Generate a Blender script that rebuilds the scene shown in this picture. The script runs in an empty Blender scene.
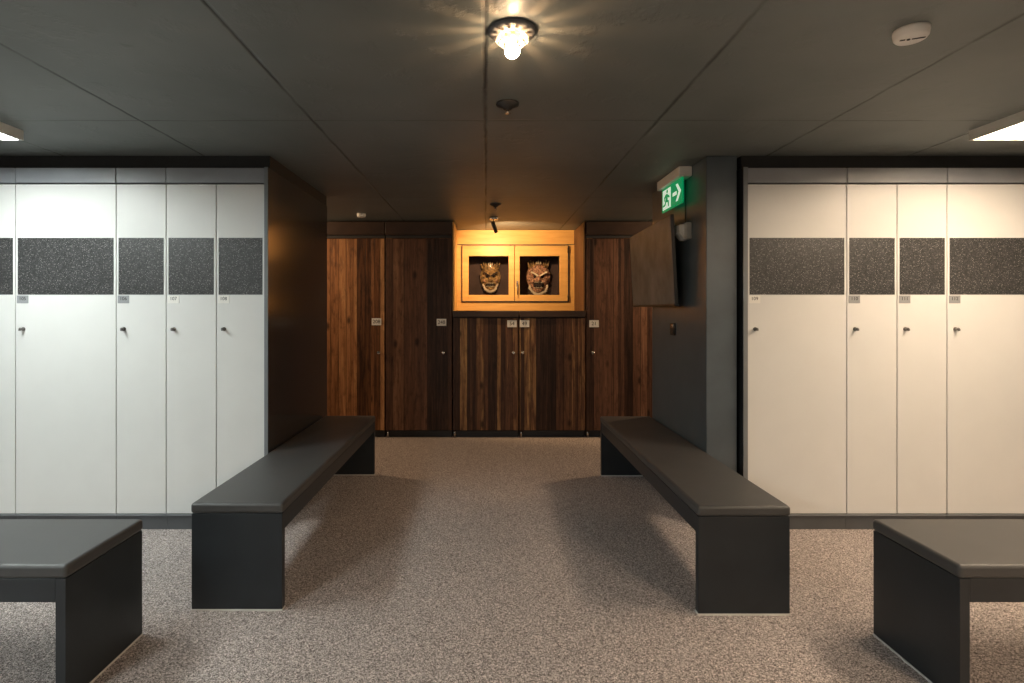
import bpy, bmesh, math, random
from mathutils import Vector, Matrix
random.seed(4)
C = bpy.context.scene.collection
PI = math.pi
H = 2.23            # ceiling height

# ------------------------------------------------------------------ materials
def nmat(name):
    m = bpy.data.materials.new(name); m.use_nodes = True
    nt = m.node_tree; b = nt.nodes['Principled BSDF']
    return m, nt, b
def nd(nt, t, **kw):
    n = nt.nodes.new(t)
    for k, v in kw.items():
        if k in n.inputs: n.inputs[k].default_value = v
        else: setattr(n, k, v)
    return n
def L(nt, a, b): nt.links.new(a, b)
def math_n(nt, op, a, b=None, c=None):
    n = nt.nodes.new('ShaderNodeMath'); n.operation = op
    for i, v in enumerate((a, b, c)):
        if v is None: continue
        if isinstance(v, (int, float)): n.inputs[i].default_value = v
        else: L(nt, v, n.inputs[i])
    return n.outputs[0]
def ramp(nt, fac, stops):
    r = nt.nodes.new('ShaderNodeValToRGB'); e = r.color_ramp.elements
    while len(e) < len(stops): e.new(0.5)
    for i, (p, c) in enumerate(stops):
        e[i].position = p; e[i].color = (*c, 1)
    L(nt, fac, r.inputs[0]); return r.outputs[0]
def plain(name, col, rough=.5, metal=0, spec=.5, bump=0, bscale=200, var=.08, coat=0, ns=6, ior=1.5):
    m, nt, b = nmat(name)
    tc = nd(nt, 'ShaderNodeTexCoord')
    nz = nd(nt, 'ShaderNodeTexNoise', Scale=float(ns), Detail=4.0); L(nt, tc.outputs['Object'], nz.inputs['Vector'])
    c0 = tuple(max(0, v*(1-var)) for v in col); c1 = tuple(min(1, v*(1+var)) for v in col)
    L(nt, ramp(nt, nz.outputs[0], [(.3, c0), (.7, c1)]), b.inputs['Base Color'])
    b.inputs['Roughness'].default_value = rough; b.inputs['Metallic'].default_value = metal
    b.inputs['Specular IOR Level'].default_value = spec
    b.inputs['Coat Weight'].default_value = coat; b.inputs['IOR'].default_value = ior
    if bump:
        n2 = nd(nt, 'ShaderNodeTexNoise', Scale=float(bscale), Detail=3.0); L(nt, tc.outputs['Object'], n2.inputs['Vector'])
        bp = nd(nt, 'ShaderNodeBump', Strength=bump, Distance=.002); L(nt, n2.outputs[0], bp.inputs['Height'])
        L(nt, bp.outputs[0], b.inputs['Normal'])
    return m
def emis(name, col, s):
    m, nt, b = nmat(name)
    b.inputs['Base Color'].default_value = (*col, 1)
    b.inputs['Emission Color'].default_value = (*col, 1); b.inputs['Emission Strength'].default_value = s
    return m

M = {}
M['white'] = plain('white_laminate', (.74, .745, .73), .38, var=.015)
M['frame'] = plain('grey_metal', (.20, .215, .23), .45, var=.05)
M['cornice'] = plain('cornice_grey', (.27, .285, .31), .4, var=.06)
M['gap'] = plain('dark_gap', (.035, .035, .037), .7)
M['filler'] = plain('gap_shade', (.022, .022, .022), .7)  # dark tone stands in for shade between locker tops and ceiling
M['plinth'] = plain('plinth_grey', (.10, .105, .112), .5)
M['panel'] = plain('end_panel_black', (.032, .033, .036), .2, spec=1.0, ior=2.2, bump=.02, bscale=9, var=.2)
M['pier'] = plain('pier_paint', (.085, .108, .125), .34, spec=.8, bump=.08, bscale=40, var=.12)
M['wall'] = plain('dark_wall_paint', (.05, .052, .055), .6, bump=.08, bscale=40, var=.12)
M['bounce'] = plain('pale_wall_paint', (.46, .48, .48), .7, var=.04)
M['benchbody'] = plain('bench_board', (.020, .025, .030), .42, var=.15, bump=.04, bscale=60)
M['chrome'] = plain('brushed_chrome', (.62, .6, .57), .25, metal=1)
M['darkchrome'] = plain('dark_chrome', (.22, .21, .20), .3, metal=1)
M['steel'] = plain('glide_steel', (.72, .70, .66), .45, metal=0)
M['darkmetal'] = plain('black_metal', (.02, .02, .02), .4)
M['whiteplastic'] = plain('white_plastic', (.75, .74, .69), .4, var=.03)
M['greyplastic'] = plain('grey_plastic', (.34, .34, .31), .5, var=.05)
M['tagwhite'] = plain('tag_white', (.85, .84, .80), .5, var=.02)
M['taggrey'] = plain('tag_grey', (.30, .31, .32), .5, var=.02)
M['ink'] = plain('ink', (.03, .03, .03), .6)
M['green'] = emis('sign_green', (.0, .22, .075), .7)
M['signwhite'] = emis('sign_white', (.75, .9, .72), .55)
M['bulb'] = emis('bulb_glow', (1, .68, .40), 105)
M['tubeL'] = emis('diffuser_cool', (.93, 1, .97), 22)
M['tubeR'] = emis('diffuser_warm', (1, .78, .56), 24)
M['amber'] = plain('amber_lit_ceramic', (.75, .5, .25), .4)  # socket colour carries the bulb's amber light
M['bone'] = plain('bone', (.75, .66, .5), .6, var=.2)
M['maskochre'] = plain('mask_ochre', (.30, .19, .08), .7, var=1.0, ns=48, bump=.5, bscale=60)
M['maskpink'] = plain('mask_pink', (.36, .20, .13), .7, var=1.0, ns=48, bump=.5, bscale=60)
M['maskdark'] = plain('mask_dark', (.018, .010, .008), .8)
M['fur'] = plain('fur_pale', (.62, .54, .42), .9, var=.4, bump=1, bscale=150)

# leather
m, nt, b = nmat('black_leatherette'); M['leather'] = m
tc = nd(nt, 'ShaderNodeTexCoord')
v = nd(nt, 'ShaderNodeTexVoronoi', Scale=420.0); L(nt, tc.outputs['Object'], v.inputs['Vector'])
bp = nd(nt, 'ShaderNodeBump', Strength=.12, Distance=.001); L(nt, v.outputs[0], bp.inputs['Height']); L(nt, bp.outputs[0], b.inputs['Normal'])
nz = nd(nt, 'ShaderNodeTexNoise', Scale=3.0, Detail=5.0); L(nt, tc.outputs['Object'], nz.inputs['Vector'])
L(nt, ramp(nt, nz.outputs[0], [(.3, (.060, .060, .060)), (.75, (.080, .079, .077))]), b.inputs['Base Color'])
L(nt, ramp(nt, nz.outputs[0], [(.3, (.42,)*3), (.7, (.52,)*3)]), b.inputs['Roughness'])

# speckled stone-like laminate
m, nt, b = nmat('speckled_laminate'); M['speckle'] = m
tc = nd(nt, 'ShaderNodeTexCoord')
v = nd(nt, 'ShaderNodeTexVoronoi', Scale=150.0); L(nt, tc.outputs['Object'], v.inputs['Vector'])
sep = nd(nt, 'ShaderNodeSeparateColor'); L(nt, v.outputs['Color'], sep.inputs[0])
dot = math_n(nt, 'LESS_THAN', v.outputs['Distance'], .32)
pick = math_n(nt, 'GREATER_THAN', sep.outputs[0], .60)
amt = math_n(nt, 'MULTIPLY', math_n(nt, 'MULTIPLY', dot, pick), math_n(nt, 'POWER', sep.outputs[1], 1.6))
v2 = nd(nt, 'ShaderNodeTexNoise', Scale=160.0, Detail=2.0); L(nt, tc.outputs['Object'], v2.inputs['Vector'])
fine = ramp(nt, v2.outputs[0], [(.35, (.022, .022, .023)), (.72, (.085, .085, .085))])
mx = nd(nt, 'ShaderNodeMix', data_type='RGBA'); L(nt, amt, mx.inputs[0]); L(nt, fine, mx.inputs[6]); mx.inputs[7].default_value = (.62, .6, .57, 1)
L(nt, mx.outputs[2], b.inputs['Base Color']); b.inputs['Roughness'].default_value = .4

# carpet
m, nt, b = nmat('flecked_carpet'); M['carpet'] = m
tc = nd(nt, 'ShaderNodeTexCoord')
v = nd(nt, 'ShaderNodeTexVoronoi', Scale=310.0); L(nt, tc.outputs['Object'], v.inputs['Vector'])
sep = nd(nt, 'ShaderNodeSeparateColor'); L(nt, v.outputs['Color'], sep.inputs[0])
n1 = nd(nt, 'ShaderNodeTexNoise', Scale=90.0, Detail=4.0); L(nt, tc.outputs['Object'], n1.inputs['Vector'])
s = math_n(nt, 'ADD', math_n(nt, 'MULTIPLY', sep.outputs[0], .62), math_n(nt, 'MULTIPLY', n1.outputs[0], .5))
L(nt, ramp(nt, s, [(.20, (.075, .060, .056)), (.42, (.25, .212, .198)), (.62, (.46, .40, .378)), (.88, (.92, .82, .77))]), b.inputs['Base Color'])
b.inputs['Roughness'].default_value = .95; b.inputs['Specular IOR Level'].default_value = .1
bp = nd(nt, 'ShaderNodeBump', Strength=.6, Distance=.006); L(nt, s, bp.inputs['Height']); L(nt, bp.outputs[0], b.inputs['Normal'])

# ceiling: dark painted boards with irregular joints
m, nt, b = nmat('dark_painted_concrete'); M['ceiling'] = m
tc = nd(nt, 'ShaderNodeTexCoord'); sx = nd(nt, 'ShaderNodeSeparateXYZ'); L(nt, tc.outputs['Object'], sx.inputs[0])
wob = nd(nt, 'ShaderNodeTexNoise', Scale=9.0, Detail=4.0); L(nt, tc.outputs['Object'], wob.inputs['Vector'])
wv = math_n(nt, 'MULTIPLY', math_n(nt, 'SUBTRACT', wob.outputs[0], .5), .012)
def seam(axis, pitch, off, width):
    a = math_n(nt, 'ADD', math_n(nt, 'ADD', axis, wv), off)
    f = math_n(nt, 'SUBTRACT', math_n(nt, 'PINGPONG', a, pitch/2), 0)
    f = math_n(nt, 'ABSOLUTE', f)
    return math_n(nt, 'SUBTRACT', 1, math_n(nt, 'SMOOTH_MIN', math_n(nt, 'DIVIDE', f, width), 1.0, .1))
s1 = seam(sx.outputs[0], .842, .842*20+.003, .012)
s2 = seam(sx.outputs[1], 1.77, 1.77*6-2.635, .011)
brk = nd(nt, 'ShaderNodeTexNoise', Scale=2.2, Detail=3.0); L(nt, tc.outputs['Object'], brk.inputs['Vector'])
brk_s = ramp(nt, brk.outputs[0], [(.38, (.35,)*3), (.55, (1,)*3)])
sm = math_n(nt, 'MULTIPLY', math_n(nt, 'MAXIMUM', s1, math_n(nt, 'MULTIPLY', s2, .6)), brk_s)
sm = math_n(nt, 'MAXIMUM', sm, 0)
big = nd(nt, 'ShaderNodeTexNoise', Scale=1.6, Detail=5.0); L(nt, tc.outputs['Object'], big.inputs['Vector'])
base = ramp(nt, big.outputs[0], [(.3, (.145, .162, .158)), (.7, (.195, .214, .208))])
mx = nd(nt, 'ShaderNodeMix', data_type='RGBA'); L(nt, math_n(nt, 'MULTIPLY', sm, .85), mx.inputs[0]); L(nt, base, mx.inputs[6]); mx.inputs[7].default_value = (.006, .006, .006, 1)
L(nt, mx.outputs[2], b.inputs['Base Color']); b.inputs['Roughness'].default_value = .52
pat = nd(nt, 'ShaderNodeTexNoise', Scale=7.0, Detail=7.0, Roughness=.62); L(nt, tc.outputs['Object'], pat.inputs['Vector'])
hh = math_n(nt, 'SUBTRACT', math_n(nt, 'MULTIPLY', ramp(nt, pat.outputs[0], [(.56, (0,)*3), (.66, (1,)*3)]), .35), sm)
bp = nd(nt, 'ShaderNodeBump', Strength=.55, Distance=.009); L(nt, hh, bp.inputs['Height']); L(nt, bp.outputs[0], b.inputs['Normal'])

# rustic planks.  plank width w, palette, seed
def planks(name, w, pal, seed, rough=.5, gloss=.3):
    m, nt, b = nmat(name)
    tc = nd(nt, 'ShaderNodeTexCoord'); sx = nd(nt, 'ShaderNodeSeparateXYZ'); L(nt, tc.outputs['Object'], sx.inputs[0])
    u = math_n(nt, 'ADD', sx.outputs[0], sx.outputs[1])
    wn = nd(nt, 'ShaderNodeTexNoise', noise_dimensions='1D', Scale=5.0, Detail=1.0); L(nt, math_n(nt, 'ADD', u, seed*3.7), wn.inputs['W'])
    uu = math_n(nt, 'ADD', math_n(nt, 'DIVIDE', u, w), math_n(nt, 'MULTIPLY', wn.outputs[0], 3.0))
    idx = math_n(nt, 'FLOOR', uu); fr = math_n(nt, 'FRACT', uu)
    wh = nd(nt, 'ShaderNodeTexWhiteNoise', noise_dimensions='1D'); L(nt, math_n(nt, 'ADD', idx, seed*17.3), wh.inputs['W'])
    cb = nd(nt, 'ShaderNodeCombineXYZ'); L(nt, math_n(nt, 'MULTIPLY', u, 28.0), cb.inputs[0])
    L(nt, math_n(nt, 'MULTIPLY', wh.outputs[0], 40), cb.inputs[1]); L(nt, math_n(nt, 'MULTIPLY', sx.outputs[2], 1.6), cb.inputs[2])
    g = nd(nt, 'ShaderNodeTexNoise', Scale=1.0, Detail=7.0, Roughness=.66, Distortion=.8); L(nt, cb.outputs[0], g.inputs['Vector'])
    cb2 = nd(nt, 'ShaderNodeCombineXYZ'); L(nt, math_n(nt, 'MULTIPLY', u, 9.0), cb2.inputs[0]); L(nt, math_n(nt, 'MULTIPLY', wh.outputs[0], 30), cb2.inputs[1]); L(nt, math_n(nt, 'MULTIPLY', sx.outputs[2], 4.5), cb2.inputs[2])
    kn = nd(nt, 'ShaderNodeTexVoronoi', Scale=1.0); L(nt, cb2.outputs[0], kn.inputs['Vector'])
    ks = nd(nt, 'ShaderNodeSeparateColor'); L(nt, kn.outputs['Color'], ks.inputs[0])
    knot = math_n(nt, 'MULTIPLY', ramp(nt, kn.outputs['Distance'], [(.10, (1,)*3), (.26, (0,)*3)]), math_n(nt, 'GREATER_THAN', ks.outputs[0], .68))
    v = math_n(nt, 'ADD', math_n(nt, 'MULTIPLY', wh.outputs[0], .55), math_n(nt, 'MULTIPLY', math_n(nt, 'SUBTRACT', g.outputs[0], .28), 1.0))
    col = ramp(nt, v, pal)
    edge = math_n(nt, 'LESS_THAN', math_n(nt, 'PINGPONG', fr, .5), .035)
    bl = nd(nt, 'ShaderNodeTexNoise', Scale=14.0, Detail=6.0, Roughness=.7); mpb = nd(nt, 'ShaderNodeMapping'); mpb.inputs['Scale'].default_value = (1.6, 1.6, .55); L(nt, tc.outputs['Object'], mpb.inputs[0]); L(nt, mpb.outputs[0], bl.inputs['Vector'])
    blot = math_n(nt, 'MULTIPLY', ramp(nt, bl.outputs[0], [(.50, (0,)*3), (.66, (1,)*3)]), .6)
    knot = math_n(nt, 'MAXIMUM', knot, blot)
    dk = math_n(nt, 'MAXIMUM', math_n(nt, 'MULTIPLY', edge, .7), math_n(nt, 'MULTIPLY', knot, .8))
    mx = nd(nt, 'ShaderNodeMix', data_type='RGBA'); L(nt, dk, mx.inputs[0]); L(nt, col, mx.inputs[6]); mx.inputs[7].default_value = (.012, .006, .003, 1)
    L(nt, mx.outputs[2], b.inputs['Base Color'])
    b.inputs['Roughness'].default_value = rough; b.inputs['Specular IOR Level'].default_value = gloss
    bp = nd(nt, 'ShaderNodeBump', Strength=.5, Distance=.004); L(nt, math_n(nt, 'SUBTRACT', g.outputs[0], dk), bp.inputs['Height']); L(nt, bp.outputs[0], b.inputs['Normal'])
    return m
palO = [(.15, (.040, .015, .007)), (.38, (.17, .070, .027)), (.62, (.36, .16, .065)), (.92, (.66, .36, .16))]
palD = [(.15, (.020, .010, .007)), (.42, (.072, .034, .021)), (.66, (.15, .072, .042)), (.95, (.30, .16, .09))]
palS = [(.15, (.016, .008, .006)), (.40, (.065, .030, .019)), (.62, (.15, .070, .038)), (.88, (.50, .29, .12))]
M['wood1'] = planks('reclaimed_planks_amber', .055, palO, 1)
M['wood2'] = planks('reclaimed_planks_dark', .12, palD, 2)
M['wood3'] = planks('reclaimed_planks_striped', .045, palS, 3)
M['wood4'] = planks('reclaimed_planks_striped_b', .045, palS, 4)
M['wood5'] = planks('reclaimed_planks_brown', .07, [(p, tuple(c*1.3 for c in q)) for p, q in palD], 5)
M['woodside'] = planks('reclaimed_side', .16, [(p, tuple(c*.32 for c in q)) for p, q in palO], 6)
M['woodtrim'] = plain('dark_wood_trim', (.045, .024, .016), .5, var=.3, bump=.3, bscale=60)
# pale pine
m, nt, b = nmat('pale_pine'); M['pine'] = m
tc = nd(nt, 'ShaderNodeTexCoord'); mp = nd(nt, 'ShaderNodeMapping'); mp.inputs['Scale'].default_value = (2, 8, 14); L(nt, tc.outputs['Object'], mp.inputs[0])
nz = nd(nt, 'ShaderNodeTexNoise', Scale=2.0, Detail=5.0); L(nt, mp.outputs[0], nz.inputs['Vector'])
L(nt, ramp(nt, nz.outputs[0], [(.3, (.62, .34, .10)), (.7, (.74, .44, .14))]), b.inputs['Base Color']); b.inputs['Roughness'].default_value = .45
# thin window glass
def glass(name, tint=(1, 1, 1)):
    m = bpy.data.materials.new(name); m.use_nodes = True; nt = m.node_tree
    for n in list(nt.nodes): nt.nodes.remove(n)
    o = nd(nt, 'ShaderNodeOutputMaterial'); t = nd(nt, 'ShaderNodeBsdfTransparent'); t.inputs[0].default_value = (*tint, 1)
    g = nd(nt, 'ShaderNodeBsdfGlossy'); g.inputs['Roughness'].default_value = .03
    f = nd(nt, 'ShaderNodeFresnel', IOR=1.15); mx = nd(nt, 'ShaderNodeMixShader')
    L(nt, f.outputs[0], mx.inputs[0]); L(nt, t.outputs[0], mx.inputs[1]); L(nt, g.outputs[0], mx.inputs[2]); L(nt, mx.outputs[0], o.inputs[0])
    return m
M['glass'] = glass('window_glass', (.95, .95, .95))
M['screen'] = plain('tv_screen_grey_reflection', (.15, .158, .16), .42, spec=.12, var=.3)  # grey base stands in for soft reflections on a black screen
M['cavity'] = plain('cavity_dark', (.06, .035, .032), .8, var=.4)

# ------------------------------------------------------------------ mesh helpers
def box(bm, x0, x1, y0, y1, z0, z1, bev=0, seg=2, mi=0, M4=None):
    r = bmesh.ops.create_cube(bm, size=1)
    vs = r['verts']
    bmesh.ops.scale(bm, vec=(x1-x0, y1-y0, z1-z0), verts=vs)
    bmesh.ops.translate(bm, vec=((x0+x1)/2, (y0+y1)/2, (z0+z1)/2), verts=vs)
    fs = set(f for v in vs for f in v.link_faces)
    for f in fs: f.material_index = mi
    if bev:
        es = list(set(e for v in vs for e in v.link_edges))
        rr = bmesh.ops.bevel(bm, geom=es, offset=bev, segments=seg, affect='EDGES', profile=.5)
        for f in rr['faces']: f.material_index = mi; f.smooth = True
    if M4 is not None:
        allv = list(set(v for f in bm.faces for v in f.verts)) if False else vs
        bmesh.ops.transform(bm, matrix=M4, verts=[v for v in allv if v.is_valid])
    return bm
def lathe(bm, prof, n=32, M4=None, mi=0):
    rings = []
    for r, z in prof:
        rings.append([bm.verts.new((r*math.cos(2*PI*k/n), r*math.sin(2*PI*k/n), z)) for k in range(n)])
    vs = [v for R_ in rings for v in R_]
    for a, b_ in zip(rings, rings[1:]):
        for k in range(n):
            f = bm.faces.new((a[k], a[(k+1) % n], b_[(k+1) % n], b_[k])); f.smooth = True; f.material_index = mi
    for R_ in (rings[0], rings[-1]):
        f = bm.faces.new(R_); f.material_index = mi
    if M4 is not None: bmesh.ops.transform(bm, matrix=M4, verts=vs)
    return bm
def tube(bm, p0, p1, r, n=16, mi=0, r1=None):
    p0 = Vector(p0); p1 = Vector(p1); d = p1-p0
    M4 = Matrix.Translation(p0) @ d.to_track_quat('Z', 'Y').to_matrix().to_4x4()
    return lathe(bm, [(r, 0), (r1 if r1 else r, d.length)], n, M4, mi)
def prism(bm, pts, y0, y1, mi=0, plane='xz'):
    mk = (lambda p, t: (p[0], t, p[1])) if plane == 'xz' else ((lambda p, t: (t, p[0], p[1])) if plane == 'yz' else (lambda p, t: (p[0], p[1], t)))
    a = [bm.verts.new(mk(p, y0)) for p in pts]; b_ = [bm.verts.new(mk(p, y1)) for p in pts]
    n = len(pts)
    fs = [bm.faces.new(a), bm.faces.new(b_[::-1])] + [bm.faces.new((a[k], b_[k], b_[(k+1) % n], a[(k+1) % n])) for k in range(n)]
    for f in fs: f.material_index = mi
    return bm
def text_into(bm, s, size, M4, mi=1, depth=.0006):
    cu = bpy.data.curves.new('t', 'FONT'); cu.body = s; cu.size = size; cu.align_x = 'CENTER'; cu.align_y = 'CENTER'; cu.extrude = depth; cu.resolution_u = 3
    to = bpy.data.objects.new('t', cu); C.objects.link(to)
    bpy.context.view_layer.update()
    me = bpy.data.meshes.new_from_object(to.evaluated_get(bpy.context.evaluated_depsgraph_get()))
    me.transform(M4)
    for p in me.polygons: p.material_index = mi
    bm.from_mesh(me)
    bpy.data.objects.remove(to); bpy.data.curves.remove(cu); bpy.data.meshes.remove(me)

def root_of(o):
    v = Vector((0, 0, 0))
    while o: v += o.location; o = o.parent
    return v
def obj(name, bm, mats, parent=None, label=None, base=None):
    """bm is in world coordinates; the mesh is re-based to its parent's (or its own) origin"""
    off = root_of(parent) if parent else (Vector(base) if base else Vector((0, 0, 0)))
    bmesh.ops.translate(bm, vec=-off, verts=bm.verts)
    bmesh.ops.recalc_face_normals(bm, faces=bm.faces)
    me = bpy.data.meshes.new(name); bm.to_mesh(me); bm.free()
    for x in (mats if isinstance(mats, (list, tuple)) else [mats]): me.materials.append(M[x])
    o = bpy.data.objects.new(name, me); C.objects.link(o)
    if parent: o.parent = parent
    else: o.location = off
    if label: o['label'] = label
    return o
def thing(name, label, cat, loc, group=None):
    o = bpy.data.objects.new(name, None); C.objects.link(o); o.location = loc; o.empty_display_size = .1
    o['label'] = label; o['category'] = cat
    if group: o['group'] = group
    return o
def tag(o, label, cat, group=None):
    o['label'] = label; o['category'] = cat
    if group: o['group'] = group
    return o
def struct(name, bm, mats, label=None):
    o = obj(name, bm, mats); o['kind'] = 'structure'
    if label: o['label'] = label; o['category'] = name.split('_')[0]
    return o
B = bmesh.new
def nb(*a, **k): return box(B(), *a, **k)

# ------------------------------------------------------------------ setting
XL, XR, YB, YF = -4.02, 4.02, -2.2, 6.62
struct('floor', nb(XL, XR, YB, YF, -.05, 0), 'carpet', 'grey beige flecked carpet floor')
struct('ceiling', nb(XL, XR, YB, YF, H, H+.06), 'ceiling', 'dark painted ceiling with panel joints')
struct('wall_left', nb(XL-.1, XL, YB, YF, 0, H), 'wall', 'dark wall at the left end')
struct('wall_right', nb(XR, XR+.1, YB, YF, 0, H), 'wall', 'dark wall at the right end')
struct('wall_front', nb(XL, XR, YB-.1, YB, 0, H), 'bounce', 'pale wall behind the viewer')
wb = B()
wx0, wx1 = -.36, 1.03       # recess back
# wall behind wooden lockers with an opening for the mask window
Wz0, Wz1, Wx0, Wx1 = 1.345, 2.05, -.33, .99
box(wb, XL, Wx0, 6.22, 6.62, 0, H); box(wb, Wx1, XR, 6.22, 6.62, 0, H)
box(wb, Wx0, Wx1, 6.22, 6.62, 0, Wz0); box(wb, Wx0, Wx1, 6.22, 6.62, Wz1, H)
struct('wall_back', wb, 'wall', 'wall behind the wooden lockers')
struct('wall_left_partition', nb(XL, -1.306, 3.80, 4.38, 0, 2.15), 'wall', 'dark partition behind the left white lockers')
struct('wall_right_partition', nb(1.53, XR, 3.80, 4.29, 0, H-.001), 'wall', 'dark partition behind the right white lockers')
struct('wall_right_pier', nb(1.32, 1.504, 3.235, 4.29, 0, H-.001, bev=.004), 'pier', 'dark blue-grey painted pier beside the right white lockers')
# dark boards standing in for the shaded gap above the cabinets
struct('trim_1', nb(XL, -1.295, 3.235, 4.384, 2.152, H-.001), 'filler', 'dark board standing in for the shaded gap above the left lockers')
struct('trim_2', nb(1.53, XR, 3.235, 3.79, 2.152, H-.001), 'filler', 'dark board standing in for the shaded gap above the right lockers')
struct('wall_back_left', nb(XL, -1.735, 5.6, 6.2, 0, H-.001), 'wall', 'dark wall beside the wooden lockers')
struct('wall_back_right', nb(1.745, XR, 5.6, 6.2, 0, H-.001), 'wall', 'dark wall beside the wooden lockers')

# ------------------------------------------------------------------ white lockers
YF_ = 3.205      # door front plane
def px2x(px, s=219.0): return (px-486)/s*1.3
def knob(door, x, z, y):
    b_ = B()
    M4 = Matrix.Translation((x, y, z)) @ Matrix.Rotation(PI/2, 4, 'X')
    lathe(b_, [(.0115, 0), (.0115, .004), (.0075, .005), (.0075, .016), (.009, .018), (.009, .024), (.006, .027)], 20, M4)
    box(b_, x-.004, x+.006, y-.030, y-.024, z-.010, z+.002)
    obj('lock_knob', b_, 'darkchrome', door)
def number_tag(door, x0, z1, y, txt, kind, w=.058, h=.040):
    b_ = nb(x0, x0+w, y-.002, y, z1-h, z1)
    M4 = Matrix.Translation((x0+w/2, y-.0022, z1-h*.42)) @ Matrix.Rotation(PI/2, 4, 'X')
    text_into(b_, txt, h*.62, M4)
    obj('number_tag', b_, [kind, 'ink'], door)
def white_locker(x0, x1, doors, tags, label, end=None, grp=None):
    t = thing('locker_cabinet', label, 'locker', ((x0+x1)/2, 3.5, 0), grp)
    g = .0025
    obj('carcass', nb(x0+.001, x1-.001, YF_+.020, 3.785, .094, 2.052), 'gap', t)
    obj('plinth', nb(x0+.001, x1-.001, YF_+.012, 3.77, 0, .0935), 'plinth', t)
    obj('plinth_rail', nb(x0+.001, x1-.001, YF_-.002, YF_+.018, .083, .0935, bev=.002), 'frame', t)
    obj('cornice', nb(x0+g, x1-g, YF_-.004, 3.785, 2.060, 2.149, bev=.003), 'cornice', t)
    n = len(doors)-1
    for i in range(n):
        a, b2 = doors[i]+g, doors[i+1]-g
        d = obj('door', nb(a, b2, YF_, YF_+.019, .098, 2.052, bev=.0015), 'white', t)
        obj('speckled_panel', nb(a+.012, b2-.012, YF_-.0012, YF_+.001, 1.397, 1.734), 'speckle', d, 'dark speckled band')
        txt, kind = tags[i]
        number_tag(d, a+.008, 1.392, YF_-.0002, txt, kind, .067, .046)
        knob(d, a+.045, 1.193, YF_)
    if end == 'R': obj('end_panel', nb(x1, x1+.022, YF_-.008, 4.385, 0, 2.152, bev=.0015), 'panel', t, 'tall glossy black side panel'); obj('edge_strip', nb(x1+.0005, x1+.0215, YF_-.012, YF_-.0085, 0, 2.152), 'frame', t)
    if end == 'L': obj('end_panel', nb(x0-.026, x0, YF_-.008, 3.785, 0, 2.152, bev=.0015), 'panel', t); obj('edge_strip', nb(x0-.0255, x0-.0005, YF_-.012, YF_-.0085, 0, 2.152), 'frame', t)
    return t
G = 'white lockers with a dark speckled band'
xs = [px2x(v) for v in (265.3, 216.3, 166.2, 116.2, 15.5)]
xs[0] = -1.312
white_locker(xs[2], xs[0], [xs[2], xs[1], xs[0]], [('107', 'tagwhite'), ('108', 'tagwhite')], 'white two-door locker cabinet at the left aisle corner, joined to the glossy black side panel', 'R', G)
white_locker(xs[3], xs[2], [xs[3], xs[2]], [('106', 'taggrey')], 'narrow white single-door locker between the wide door and the two-door corner cabinet on the left', None, G)
white_locker(xs[4], xs[3], [xs[4], xs[3]], [('105', 'taggrey')], 'wide white single-door locker on the left, fully in view, with grey number tag', None, G)
x5 = px2x(-85)
white_locker(x5, xs[4], [x5, xs[4]], [('104', 'taggrey')], 'white locker cut off by the left picture edge behind the near-left bench', None, G)
ys = [px2x(v) for v in (747, 846.7, 897, 947, 1047.5)]
white_locker(ys[0], ys[1], [ys[0], ys[1]], [('109', 'tagwhite')], 'wide white single-door locker on the right next to the dark pier', 'L', G)
white_locker(ys[1], ys[3], [ys[1], ys[2], ys[3]], [('110', 'taggrey'), ('111', 'taggrey')], 'white two-door locker cabinet in the middle of the right-hand row', None, G)
white_locker(ys[3], ys[4], [ys[3], ys[4]], [('112', 'taggrey')], 'wide white locker cut off by the right picture edge behind the near-right bench', None, G)
struct('trim_3', nb(XL, x5-.002, YF_+.02, 3.79, 0, 2.15), 'white', 'filler beside the left lockers')
struct('trim_4', nb(ys[4]+.002, XR, YF_+.02, 3.79, 0, 2.15), 'white', 'filler beside the right lockers')

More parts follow.
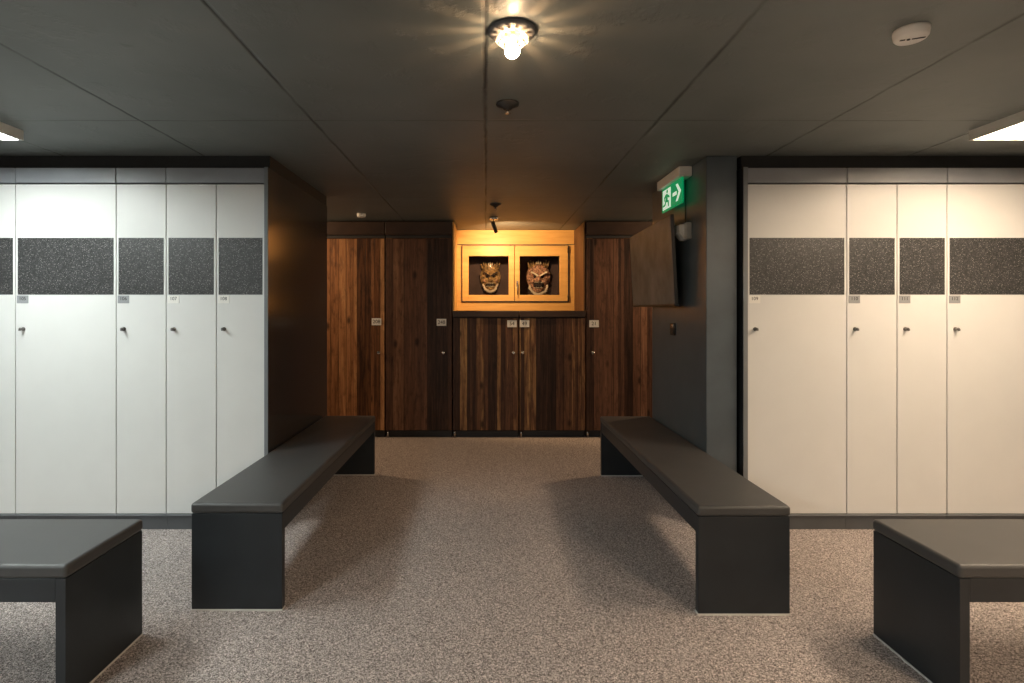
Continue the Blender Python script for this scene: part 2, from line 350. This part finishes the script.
# ------------------------------------------------------------------ wooden lockers
YW = 5.53
def wx(px): return (px-486)/127.0*1.3
def wood_locker(px0, px1, ztop, mat, tx, tagw, knobx, txt, label, tall, tagz=1.187):
    x0, x1 = wx(px0), wx(px1)
    t = thing('wooden_locker', label, 'locker', ((x0+x1)/2, 5.85, 0), 'wooden plank lockers')
    if tall:
        b_ = B(); box(b_, x0+.002, x1-.002, YW+.024, 6.215, .075, 2.05); obj('carcass', b_, 'woodside', t)
        b_ = B()
        box(b_, x0+.001, x1-.001, YW-.01, 6.215, 2.085, 2.215, bev=.004)
        box(b_, x0+.001, x1-.001, YW-.022, YW+.05, 2.078, 2.094, bev=.003)
        obj('cornice', b_, 'woodtrim', t)
        obj('cornice_gap_shade', nb(x0+.001, x1-.001, YW+.02, YW+.06, 2.05, 2.078), 'gap', t)  # dark strip put in for the shadow gap under the cornice
        zt = 2.040
    else:
        obj('carcass', nb(x0+.002, x1-.002, YW+.024, 6.18, .075, 1.235), 'woodtrim', t)
        obj('top_board', nb(x0+.001, x1-.001, YW-.012, 6.18, 1.238, 1.300, bev=.004), 'woodtrim', t)
        zt = 1.228
    obj('plinth', nb(x0+.002, x1-.002, YW+.05, 6.1, 0, .074), 'gap', t)
    d = obj('door', nb(x0+.004, x1-.004, YW, YW+.022, .078, zt, bev=.003), mat, t)
    w = .098
    b_ = nb(wx(tx)-w/2, wx(tx)+w/2, YW-.004, YW, tagz-.036, tagz+.036, bev=.002)
    M4 = Matrix.Translation((wx(tx), YW-.0042, tagz)) @ Matrix.Rotation(PI/2, 4, 'X')
    text_into(b_, txt, .052, M4); obj('number_tag', b_, ['tagwhite', 'ink'], d)
    kb = B(); K4 = Matrix.Translation((wx(knobx), YW, .875)) @ Matrix.Rotation(PI/2, 4, 'X')
    lathe(kb, [(.016, 0), (.016, .006), (.010, .008), (.010, .026), (.018, .030), (.016, .040), (.008, .044)], 18, K4)
    obj('lock_knob', kb, 'chrome', d)
    f = B(); tube(f, (x0+.02, YW+.03, 0), (x0+.02, YW+.03, .074), .011, 12); obj('foot', f, 'chrome', t)
    return t
wood_locker(318.5, 384.7, 0, 'wood1', 376.5, 12, 379, '208', 'tall amber-brown plank locker beyond the left bench', True, 1.190)
wood_locker(385.3, 452, 0, 'wood2', 441.5, 12, 443.5, '248', 'tall dark plank locker just left of the lit mask window', True, 1.184)
wood_locker(452.6, 518.8, 0, 'wood3', 512, 12, 513.5, '54', 'low striped plank locker under the left mask pane', False, 1.170)
wood_locker(519.4, 585.6, 0, 'wood4', 524.5, 12, 522.5, '49', 'low striped plank locker under the right mask pane', False, 1.170)
wood_locker(586.3, 653.5, 0, 'wood5', 594, 12, 592.5, '21', 'tall brown plank locker right of the mask window, partly behind the television', True, 1.170)
b_ = B(); box(b_, wx(452.6), wx(453.9), YW+.004, 6.215, 1.302, 2.2195); tp = obj('reveal_board', b_, 'pine'); tag(tp, 'thin pale pine board lining the left side of the window recess', 'board')
b_ = B(); box(b_, wx(584.6), wx(585.7), YW+.004, 6.215, 1.302, 2.2195); tp = obj('reveal_board', b_, 'woodside'); tag(tp, 'rough orange-brown board lining the right side of the window recess', 'board')

# ------------------------------------------------------------------ window with masks
SW = 113.5; YW2 = 6.185
def qx(px): return (px-486)/SW*1.3
def qz(py): return 1.3+(311-py)/SW*1.3
w = bpy.data.objects.new('window_1', None); C.objects.link(w); w.location = (.33, YW2, 1.3); w['kind'] = 'structure'; w['label'] = 'pale pine double casement window in the recess, lit by a spot'; w['category'] = 'window'
b_ = B()
xa, xb = qx(457.6), qx(574.2)
box(b_, xa-.03, xb+.03, YW2+.012, YW2+.034, qz(246), H-.002); obj('head_board', b_, 'pine', w)
b_ = B()   # outer frame
fx0, fx1, fz0, fz1 = xa-.01, xb+.01, 1.302, qz(244.6)
fw = .052
box(b_, fx0, fx0+fw+.01, YW2-.012, YW2+.034, fz0, fz1, bev=.004); box(b_, fx1-fw-.02, fx1, YW2-.012, YW2+.034, fz0, fz1, bev=.004)
box(b_, fx0, fx1, YW2-.013, YW2+.034, fz0, qz(301.8), bev=.004); box(b_, fx0, fx1, YW2-.013, YW2+.034, qz(246.8), fz1, bev=.004)
obj('window_frame', b_, 'pine', w)
def sash(x0, x1, gx0, gx1, handle):
    z0, z1, g0, g1 = qz(301.2), qz(246.2), qz(295), qz(256.3)
    b_ = B()
    y0, y1 = YW2-.03, YW2+.012
    box(b_, x0, gx0, y0, y1, z0, z1, bev=.004); box(b_, gx1, x1, y0, y1, z0, z1, bev=.004)
    box(b_, gx0-.002, gx1+.002, y0, y1, z0, g0, bev=.003); box(b_, gx0-.002, gx1+.002, y0, y1, g1, z1, bev=.003)
    s = obj('sash', b_, 'pine', w)
    obj('glass_pane', nb(gx0-.004, gx1+.004, YW2-.008, YW2-.004, g0-.004, g1+.004), 'glass', s)
    if handle:
        hx = qx(517.2)
        b_ = B(); tube(b_, (hx, y0-.002, qz(284)), (hx, y0-.032, qz(284)), .008, 12); tube(b_, (hx, y0-.032, qz(283)), (hx, y0-.034, qz(295)), .0065, 12)
        box(b_, hx-.012, hx+.012, y0-.004, y0, qz(287), qz(281), bev=.002); obj('sash_handle', b_, 'chrome', s)
        hx = x1+.004
        for zz in (qz(250.5), qz(298)):
            b_ = B(); tube(b_, (hx-.004, y0-.006, zz-.03), (hx-.004, y0-.006, zz+.03), .007, 12); obj('hinge', b_, 'darkmetal', s)
b_ = B(); gy = YW2-.0135
box(b_, xa-.008, xb+.008, gy, gy+.004, qz(245.1), qz(244.3))
for (u0, u1, v0, v1) in ((461.6, 568.4, 246.2, 245.7), (461.6, 568.4, 301.9, 301.2), (461.6, 462.4, 301.2, 246.2), (567.6, 568.4, 301.2, 246.2)):
    box(b_, qx(u0), qx(u1), YW2-.0305, YW2-.010, qz(v0), qz(v1))
obj('groove_shade', b_, 'gap', w)  # dark strips painting the shaded grooves around head board and sashes
sash(qx(462.4), qx(514.2), qx(468.7), qx(508.6), False)
sash(qx(514.7), qx(567.6), qx(519.6), qx(559.4), True)
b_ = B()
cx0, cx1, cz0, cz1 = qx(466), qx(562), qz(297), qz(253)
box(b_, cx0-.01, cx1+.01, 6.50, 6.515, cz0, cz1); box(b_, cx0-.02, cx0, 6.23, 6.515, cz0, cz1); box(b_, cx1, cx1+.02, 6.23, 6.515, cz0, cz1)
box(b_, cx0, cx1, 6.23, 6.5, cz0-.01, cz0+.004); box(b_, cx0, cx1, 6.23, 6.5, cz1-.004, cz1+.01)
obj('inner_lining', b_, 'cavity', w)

def mask(cx, cz, sc, label, skin, brow, kind):
    yb = 6.485
    t = thing('carved_mask', label, 'mask', (cx, yb, cz), 'carved masks behind the window panes')
    # face shell: heightfield over an egg-shaped outline, with sockets, brow, cheeks, nose and an open mouth
    nx, nz_ = 36, 44; b_ = B(); grid = []
    W_, Hh = .112*sc, .158*sc
    def gs(u, v, a, c, su, sv): return math.exp(-((u-a)/su)**2-((v-c)/sv)**2)
    for j in range(nz_+1):
        row = []
        v = -1+2*j/nz_
        for i in range(nx+1):
            u = -1+2*i/nx
            wid = math.sqrt(max(0, 1-abs(v)**2.6))*(1.0+.10*math.cos(v*2.2)-(.20 if v < 0 else 0)*abs(v))
            if kind == 1: wid *= (1.05+.12*v)
            x = u*wid*W_; z = v*Hh
            d = .085*math.sqrt(max(0, 1-.92*u*u))*math.sqrt(max(0, 1-.8*v*v))
            au = abs(u)
            d += .035*gs(au, v, .0, .02, .16, .30)+.02*gs(u, v, 0, -.16, .22, .12)              # nose
            d += .030*gs(au, v, .38, .36-.22*(0.5-au), .30, .10)                                # brow
            d -= .035*gs(au, v, .38, .14, .17, .11)                                             # sockets
            d += .028*gs(au, v, .52, -.16, .22, .18)                                            # cheeks
            d -= .055*gs(u, v, 0, -.50 if kind == 0 else -.42, .34, .13 if kind == 0 else .17)  # mouth
            d += .026*gs(u, v, 0, -.84, .36, .14)                                               # chin
            d += .006*math.sin(v*34+u*5)*max(0, v-.3)
            row.append(b_.verts.new((cx+x, yb-max(d, .0)*sc, cz+z)))
        grid.append(row)
    for j in range(nz_):
        for i in range(nx):
            try: f = b_.faces.new((grid[j][i], grid[j][i+1], grid[j+1][i+1], grid[j+1][i])); f.smooth = True
            except Exception: pass
    rim = [grid[0][i] for i in range(nx+1)]
    obj('face', b_, skin, t)
    def yy(d): return yb-d*sc
    for sgn in (-1, 1):
        b_ = B(); bmesh.ops.create_icosphere(b_, subdivisions=2, radius=.017*sc, matrix=Matrix.Translation((cx+sgn*.040*sc, yy(.072), cz+.022*sc)))
        for f in b_.faces: f.smooth = True
        obj('eye', b_, 'maskdark', t)
        b_ = B()   # slanted thick brow
        p = [(cx+sgn*.008*sc, cz+.035*sc), (cx+sgn*.075*sc, cz+.075*sc), (cx+sgn*.088*sc, cz+.060*sc), (cx+sgn*.060*sc, cz+.050*sc), (cx+sgn*.012*sc, cz+.018*sc)]
        prism(b_, p, yy(.118), yy(.085)); obj('eyebrow', b_, 'maskdark' if kind == 0 else brow, t)
        b_ = B(); bmesh.ops.create_icosphere(b_, subdivisions=2, radius=.024*sc, matrix=Matrix.Translation((cx+sgn*.062*sc, yy(.085), cz-.028*sc)) @ Matrix.Diagonal((1.1, .6, .9, 1)))
        for f in b_.faces: f.smooth = True
        obj('cheek', b_, 'maskpink', t)
        b_ = B(); prism(b_, [(cx+sgn*.098*sc, cz+.03*sc), (cx+sgn*.125*sc, cz+.06*sc), (cx+sgn*.118*sc, cz-.005*sc), (cx+sgn*.098*sc, cz-.02*sc)], yy(.045), yy(.02)); obj('ear', b_, skin, t)
    mz = cz-(.078 if kind == 0 else .068)*sc; mh = (.027 if kind == 0 else .036)*sc
    b_ = B(); lathe(b_, [(.001, -.012*sc), (1, -.012*sc), (1, .012*sc), (.001, .012*sc)], 24, Matrix.Translation((cx, yy(.066), mz)) @ Matrix.Rotation(PI/2, 4, 'X') @ Matrix.Diagonal((.056*sc, mh, 1, 1)))
    obj('mouth', b_, 'maskdark', t)
    for k in range(7):
        a = cx+(-.042+.014*k)*sc; ln = (.010+.004*(k % 2))*sc
        b_ = B(); tube(b_, (a, yy(.088), mz+mh*.9), (a, yy(.088), mz+mh*.9-ln), .005*sc, 8, r1=.0015*sc); obj('tooth', b_, 'bone', t)
        b_ = B(); tube(b_, (a, yy(.088), mz-mh*.9), (a, yy(.088), mz-mh*.9+ln), .005*sc, 8, r1=.0015*sc); obj('tooth', b_, 'bone', t)
    # pale beard ring of tufts
    b_ = B(); rnd = random.Random(kind+7)
    for k in range(46):
        a = PI*1.06+PI*.88*k/45
        rr = 1.0+rnd.uniform(-.05, .08)
        x = cx+math.cos(a)*(.082 if kind == 0 else .092)*sc*rr; z = cz+(-.055)*sc+math.sin(a)*(.090 if kind == 0 else .098)*sc*rr
        tube(b_, (x, yy(.06), z), (x+math.cos(a)*.014*sc+rnd.uniform(-.004, .004), yy(.05), z+math.sin(a)*.030*sc), .011*sc, 6, r1=.004*sc)
    obj('beard', b_, 'fur', t)
    # crest of upright carved tufts on the crown
    b_ = B()
    for k in range(9):
        x = cx+(-.09+.0225*k)*sc; h_ = (.040+.022*((k*5) % 3)/2)*sc
        tube(b_, (x, yy(.03), cz+.115*sc), (x*1.0+(x-cx)*.25, yy(.045), cz+.135*sc+h_), .015*sc, 8, r1=.005*sc)
    obj('crest', b_, 'maskochre', t)
    if kind == 0:
        b_ = B(); bmesh.ops.create_icosphere(b_, subdivisions=3, radius=.075*sc, matrix=Matrix.Translation((cx, yy(.045), cz+.105*sc)) @ Matrix.Diagonal((1.15, .75, .75, 1)))
        for f in b_.faces: f.smooth = True
        obj('forehead', b_, 'maskochre', t)
    for k in range(3):
        x = cx+(-.02+.02*k)*sc
        b_ = B(); tube(b_, (x, yy(.095), cz+.150*sc), (x, yy(.09), cz+.178*sc), .008*sc, 8, r1=.003*sc); obj('horn_stub', b_, 'bone', t)
    return t
mask(qx(490.5), qz(277), 1.0, 'ochre-browed carved mask with open mouth and pale beard behind the left window pane', 'maskochre', 'maskdark', 0)
mask(qx(540.5), qz(277.5), 1.13, 'long pinkish carved mask with gaping mouth behind the right window pane', 'maskpink', 'bone', 1)

# ------------------------------------------------------------------ benches
def bench(x0, x1, y0, y1, along, label):
    zt = .467
    t = thing('bench', label, 'bench', ((x0+x1)/2, (y0+y1)/2, 0), 'dark padded benches')
    s = nb(x0, x1, y0, y1, zt-.045, zt, bev=.013, seg=4); obj('seat', s, 'leather', t)
    i = .004; lt = .034; zt2 = zt-.0455
    for k in (0, 1):
        if along == 'y':
            a = (x0+i, x1-i, y0+i, y0+i+lt) if k == 0 else (x0+i, x1-i, y1-i-lt, y1-i)
        else:
            a = (x0+i, x0+i+lt, y0+i, y1-i) if k == 0 else (x1-i-lt, x1-i, y0+i, y1-i)
        lg = obj('leg', nb(*a, .007, zt2, bev=.002), 'benchbody', t)
        e = .0015
        obj('floor_glide', nb(a[0]-e, a[1]+e, a[2]-e, a[3]+e, 0, .0075), 'steel', lg)
    for k in (0, 1):
        if along == 'y':
            a = (x0+i+.002, x0+i+.024, y0+i+lt+.001, y1-i-lt-.001) if k == 0 else (x1-i-.024, x1-i-.002, y0+i+lt+.001, y1-i-lt-.001)
        else:
            a = (x0+i+lt+.001, x1-i-lt-.001, y0+i+.002, y0+i+.024) if k == 0 else (x0+i+lt+.001, x1-i-lt-.001, y1-i-.024, y1-i-.002)
        obj('side_rail', nb(*a, zt2-.078, zt2, bev=.002), 'benchbody', t)
bench(-1.281, -.880, 2.337, 4.307, 'y', 'long dark padded bench running along the glossy black side panel on the left')
bench(.903, 1.302, 2.302, 4.285, 'y', 'long dark padded bench running along the dark pier under the television')
bench(-3.30, -1.374, 1.766, 2.17, 'x', 'short-looking dark padded bench at the lower left picture edge')
bench(1.549, 3.49, 1.766, 2.17, 'x', 'short-looking dark padded bench at the lower right picture edge')

# ------------------------------------------------------------------ television
t = thing('television', 'flat black television on a wall arm above the right bench', 'television', (1.32, 4.0, 1.6))
p0, p1 = Vector((1.238, 3.53, 0)), Vector((1.272, 4.66, 0))
du = (p1-p0).normalized(); tilt = .052
nrm = Vector((-du.y, du.x, 0)) # towards -X
up = (Vector((0, 0, 1))+nrm*tilt).normalized(); nn = du.cross(up).normalized()
if nn.x > 0: nn = -nn
def tvbox(u0, u1, v0, v1, d0, d1, bev=0, seg=2):
    b_ = nb(u0, u1, d0, d1, v0, v1, bev=bev, seg=seg)
    R4 = Matrix((( du.x, -nn.x, up.x, p0.x), (du.y, -nn.y, up.y, p0.y), (du.z, -nn.z, up.z, 1.335), (0, 0, 0, 1)))
    bmesh.ops.transform(b_, matrix=R4, verts=b_.verts); return b_
Wt, Ht = 1.13, .60
obj('housing', tvbox(0, Wt, 0, Ht, 0, .022, .003), 'darkmetal', t)
obj('screen', tvbox(.006, Wt-.006, .014, Ht-.006, -.0025, .0005), 'screen', t)
obj('bottom_bezel', tvbox(0, Wt, -.002, .012, -.004, .006, .001), 'darkmetal', t)
b_ = nb(1.300, 1.322, 3.95, 4.19, 1.52, 1.78); box(b_, 1.262, 1.305, 4.00, 4.14, 1.60, 1.70); obj('wall_arm', b_, 'darkmetal', t)

# exit sign
t = thing('exit_sign', 'green lit exit sign with running man and arrow, high on the pier', 'sign', (1.29, 3.67, 2.1))
b_ = nb(1.235, 1.319, 3.455, 3.90, 2.165, 2.229, bev=.004); obj('housing', b_, 'whiteplastic', t)
y0s, y1s, z0s, z1s = 3.475, 3.87, 2.000, 2.166
pl = B(); box(pl, 1.262, 1.272, y0s, y1s, z0s, z1s, mi=0)
def sg(pts):   # pts in (u from viewer-left 0..2, v 0..1); viewer-left is the far end
    P = [(y1s-(y1s-y0s)*u/2.0, z0s+(z1s-z0s)*v) for u, v in pts]
    prism(pl, P, 1.2605, 1.2622, mi=1, plane='yz')
def sgreen(pts):
    P = [(y1s-(y1s-y0s)*u/2.0, z0s+(z1s-z0s)*v) for u, v in pts]
    prism(pl, P, 1.2590, 1.2604, mi=0, plane='yz')
sg([(.10, .08), (.92, .08), (.92, .90), (.10, .90)])                       # doorway
cir = lambda a, c, r, n=14: [(a+r*math.cos(2*PI*k/n), c+r*math.sin(2*PI*k/n)) for k in range(n)]
sgreen(cir(.58, .79, .075))                                                # head
sgreen([(.42, .70), (.58, .70), (.64, .46), (.50, .40), (.40, .46)])       # torso
sgreen([(.56, .69), (.80, .58), (.84, .50), (.78, .48), (.58, .56)])       # front arm
sgreen([(.44, .70), (.26, .60), (.24, .44), (.31, .43), (.34, .55), (.46, .60)])
sgreen([(.52, .46), (.74, .40), (.76, .14), (.67, .14), (.65, .33), (.48, .36)])
sgreen([(.40, .48), (.54, .42), (.38, .22), (.14, .20), (.14, .28), (.33, .31)])
sg([(1.12, .43), (1.50, .43), (1.50, .57), (1.12, .57)])                   # arrow shaft
sg([(1.42, .84), (1.60, .84), (1.90, .50), (1.60, .16), (1.42, .16), (1.70, .50)])
obj('sign_plate', pl, ['green', 'signwhite'], t)
b_ = B()
tube(b_, (1.314, 3.56, 2.165), (1.314, 3.56, 1.875), .0035, 8); o = obj('cable', b_, 'darkmetal', base=(1.314, 3.56, 1.875)); tag(o, 'thin dark cable running down the pier from the exit sign', 'cable')
b_ = B(); prism(b_, [(1.255, 1.86), (1.319, 1.87), (1.319, 1.765), (1.290, 1.765), (1.255, 1.81)], 3.50, 3.60); 
o = thing('wall_sensor', 'small pale wedge-shaped sensor box on the pier behind the television edge', 'sensor', (1.3, 3.55, 1.8))
obj('sensor_body', b_, 'whiteplastic', o)
obj('sensor_cap', nb(1.285, 1.319, 3.46, 3.4995, 1.765, 1.87, bev=.003), 'greyplastic', o)

# switch on the pier
t = thing('wall_switch', 'small black double wall switch on the pier below the television', 'switch', (1.319, 3.80, 1.2))
obj('switch_plate', nb(1.309, 1.3195, 3.755, 3.845, 1.130, 1.215, bev=.002), 'darkmetal', t)
obj('rocker', nb(1.304, 1.3095, 3.772, 3.828, 1.182, 1.206, bev=.002), 'chrome', t)
obj('rocker', nb(1.305, 1.3095, 3.772, 3.828, 1.142, 1.172, bev=.002), 'darkmetal', t)

# ------------------------------------------------------------------ ceiling items
def fixture(x0, x1, y0, y1, em, label, grp):
    t = thing('ceiling_light', label, 'light', ((x0+x1)/2, (y0+y1)/2, H), grp)
    b_ = B(); z0 = H-.052; tt = .012
    box(b_, x0, x0+tt, y0, y1, z0, H-.001); box(b_, x1-tt, x1, y0, y1, z0, H-.001)
    box(b_, x0+tt, x1-tt, y0, y0+tt, z0, H-.001); box(b_, x0+tt, x1-tt, y1-tt, y1, z0, H-.001)
    obj('housing', b_, 'whiteplastic', t)
    obj('diffuser', nb(x0+tt+.001, x1-tt-.001, y0+tt+.001, y1-tt-.001, z0+.012, z0+.018), em, t)
    for k in range(3):
        xx = x0+(x1-x0)*(k+1)/4
        obj('louvre', nb(xx-.002, xx+.002, y0+tt+.002, y1-tt-.002, z0+.0005, z0+.011), 'whiteplastic', t)
fixture(2.49, 2.94, 1.45, 2.785, 'tubeR', 'rectangular warm white ceiling light at the right picture edge', 'rectangular ceiling lights')
fixture(-2.82, -2.385, 1.45, 2.785, 'tubeL', 'rectangular cool white ceiling light at the left picture edge', 'rectangular ceiling lights')

# bulb lamp with a collar of petals
lx, ly = .087, 1.79
t = thing('ceiling_lamp', 'bare glowing bulb in a chrome petal collar on the ceiling', 'lamp', (lx, ly, H))
b_ = B(); lathe(b_, [(.01, H-.014), (.070, H-.014), (.078, H-.008), (.080, H-.0005), (.01, H-.0005)], 40, Matrix.Translation((lx, ly, 0))); obj('base_plate', b_, 'plinth', t)
b_ = B(); lathe(b_, [(.012, H-.026), (.018, H-.024), (.024, H-.0145), (.01, H-.0142)], 28, Matrix.Translation((lx, ly, 0))); obj('socket', b_, 'amber', t)
for k in range(12):
    a0 = 2*PI*(k+.5)/12; da = 2*PI/12*.27
    b_ = B(); pts = []
    for (r, z) in ((.028, H-.056), (.055, H-.034), (.042, H-.0145)):
        pts.append([(lx+r*math.cos(a), ly+r*math.sin(a), z) for a in (a0-da, a0+da)])
    vs = [[b_.verts.new(p) for p in q] for q in pts]
    for q, r_ in zip(vs, vs[1:]): b_.faces.new((q[0], q[1], r_[1], r_[0]))
    bmesh.ops.solidify(b_, geom=b_.faces[:], thickness=.0015)
    obj('petal', b_, 'steel', t)
b_ = B(); bmesh.ops.create_uvsphere(b_, u_segments=28, v_segments=16, radius=.025, matrix=Matrix.Translation((lx, ly, H-.068)))
for f in b_.faces: f.smooth = True
obj('bulb', b_, 'bulb', t)

def sprinkler(x, y, label, r=.052):
    t = thing('ceiling_sprinkler', label, 'sprinkler', (x, y, H), 'black ceiling sprinklers')
    b_ = B(); lathe(b_, [(.01, H-.030), (r*.3, H-.030), (r*.45, H-.020), (r*.98, H-.008), (r, H-.0005), (.01, H-.0005)], 32, Matrix.Translation((x, y, 0))); obj('rosette', b_, 'darkmetal', t)
    b_ = B(); lathe(b_, [(.003, H-.046), (.012, H-.045), (.013, H-.042), (.006, H-.040), (.007, H-.0305), (.003, H-.0302)], 20, Matrix.Translation((x, y, 0))); obj('nozzle', b_, 'chrome', t)
sprinkler(.097, 2.42, 'small black sprinkler on the ceiling behind the glowing bulb')
sprinkler(.082, 4.69, 'small black sprinkler on the far ceiling in front of the mask window spotlight', .05)

def detector(x, y, r, label, slot=True):
    t = thing('smoke_detector', label, 'detector', (x, y, H))
    b_ = B(); lathe(b_, [(.01, H-.034), (r*.84, H-.033), (r*.95, H-.026), (r, H-.010), (r, H-.0005), (.01, H-.0005)], 40, Matrix.Translation((x, y, 0))); obj('detector_body', b_, 'tagwhite', t)
    if slot:
        Rm = Matrix.Translation((x, y-.008, 0)) @ Matrix.Rotation(-.35, 4, 'Z')
        b_ = nb(-r*.05, r*.66, -.003, .003, H-.0355, H-.0335); box(b_, -r*.70, -r*.42, -.003, .003, H-.0355, H-.0335)
        bmesh.ops.transform(b_, matrix=Rm, verts=b_.verts); obj('vent_slot', b_, 'gap', t)
        b_ = B(); lathe(b_, [(.005, H-.0365), (.005, H-.0335)], 14, Rm @ Matrix.Translation((-r*.24, 0, 0))); obj('indicator', b_, 'darkmetal', t)
detector(1.405, 1.785, .051, 'round white smoke detector on the near right ceiling')
detector(-1.19, 5.16, .042, 'tiny white round detector on the far left ceiling above the wooden lockers', False)

# spotlight aimed at the window
sx_, sy_ = .078, 5.34
t = thing('spotlight', 'small chrome ceiling spotlight aimed at the mask window', 'spotlight', (sx_, sy_, H))
b_ = B(); lathe(b_, [(.01, H-.028), (.040, H-.028), (.045, H-.022), (.045, H-.0005), (.01, H-.0005)], 32, Matrix.Translation((sx_, sy_, 0))); obj('base_plate', b_, 'chrome', t)
b_ = B(); tube(b_, (sx_-.006, sy_, H-.0285), (sx_-.006, sy_+.0, H-.06), .006, 12); obj('stem', b_, 'darkmetal', t)
hd0 = Vector((sx_-.012, sy_-.012, H-.056)); hd1 = Vector((sx_+.024, sy_+.050, H-.142))
b_ = B(); tube(b_, hd0, hd1, .019, 20); obj('lamp_head', b_, 'darkmetal', t)

# ------------------------------------------------------------------ lights
def lamp(name, kind, loc, energy, col, **kw):
    l = bpy.data.lights.new(name, kind); l.energy = energy; l.color = col
    rot = kw.pop('rot', (0, 0, 0)); tgt = kw.pop('target', None)
    for k, v in kw.items(): setattr(l, k, v)
    o = bpy.data.objects.new(name, l); C.objects.link(o); o.location = loc
    o.rotation_euler = (Vector(tgt)-Vector(loc)).to_track_quat('-Z', 'Y').to_euler() if tgt else rot
    return o
warm = (1, .62, .32); coolL = (.92, 1, .97); warmR = (1, .76, .53)
# row of the same rectangular lights continuing behind the viewer
lamp('area_left_rear', 'AREA', (-2.3, -.4, H-.03), 46, coolL, shape='RECTANGLE', size=.45, size_y=1.3)
lamp('area_right_rear', 'AREA', (2.3, -.4, H-.03), 46, warmR, shape='RECTANGLE', size=.45, size_y=1.3)
lamp('added_ray_light', 'POINT', (lx, ly, H-.037), 3.4, (1, .53, .23), shadow_soft_size=.004)  # added point light above the bulb, so the petals throw rays on the ceiling
lamp('spot_window', 'SPOT', tuple(hd1+(hd1-hd0).normalized()*.02), 55, (1, .62, .30), spot_size=math.radians(135), spot_blend=.5, shadow_soft_size=.02, target=(.36, 6.18, 1.62))
lamp('aisle_left', 'AREA', (-2.6, 5.0, 2.1), 17, (1, .66, .38), shape='RECTANGLE', size=.3, size_y=.3, target=(-1.3, 5.5, .9))
lamp('aisle_right', 'AREA', (2.6, 5.0, 2.1), 17, (1, .66, .38), shape='RECTANGLE', size=.3, size_y=.3, target=(1.4, 5.5, .9))

w_ = bpy.data.worlds.new('world'); w_.use_nodes = True; bpy.context.scene.world = w_
w_.node_tree.nodes['Background'].inputs[0].default_value = (.5, .5, .5, 1); w_.node_tree.nodes['Background'].inputs[1].default_value = .05

# ------------------------------------------------------------------ camera
cam = bpy.data.cameras.new('camera'); co = bpy.data.objects.new('camera', cam); C.objects.link(co)
co.location = (0, 0, 1.3); co.rotation_euler = (PI/2, 0, 0)
cam.sensor_width = 36; cam.lens = 540/1024*36; cam.shift_x = (512-486)/1024; cam.shift_y = -(341.5-311)/1024
cam.clip_start = .05
bpy.context.scene.camera = co
sc = bpy.context.scene
sc.view_settings.view_transform = 'Standard'
sc.view_settings.look = 'None'
sc.view_settings.exposure = .28
sc.view_settings.gamma = 1.0
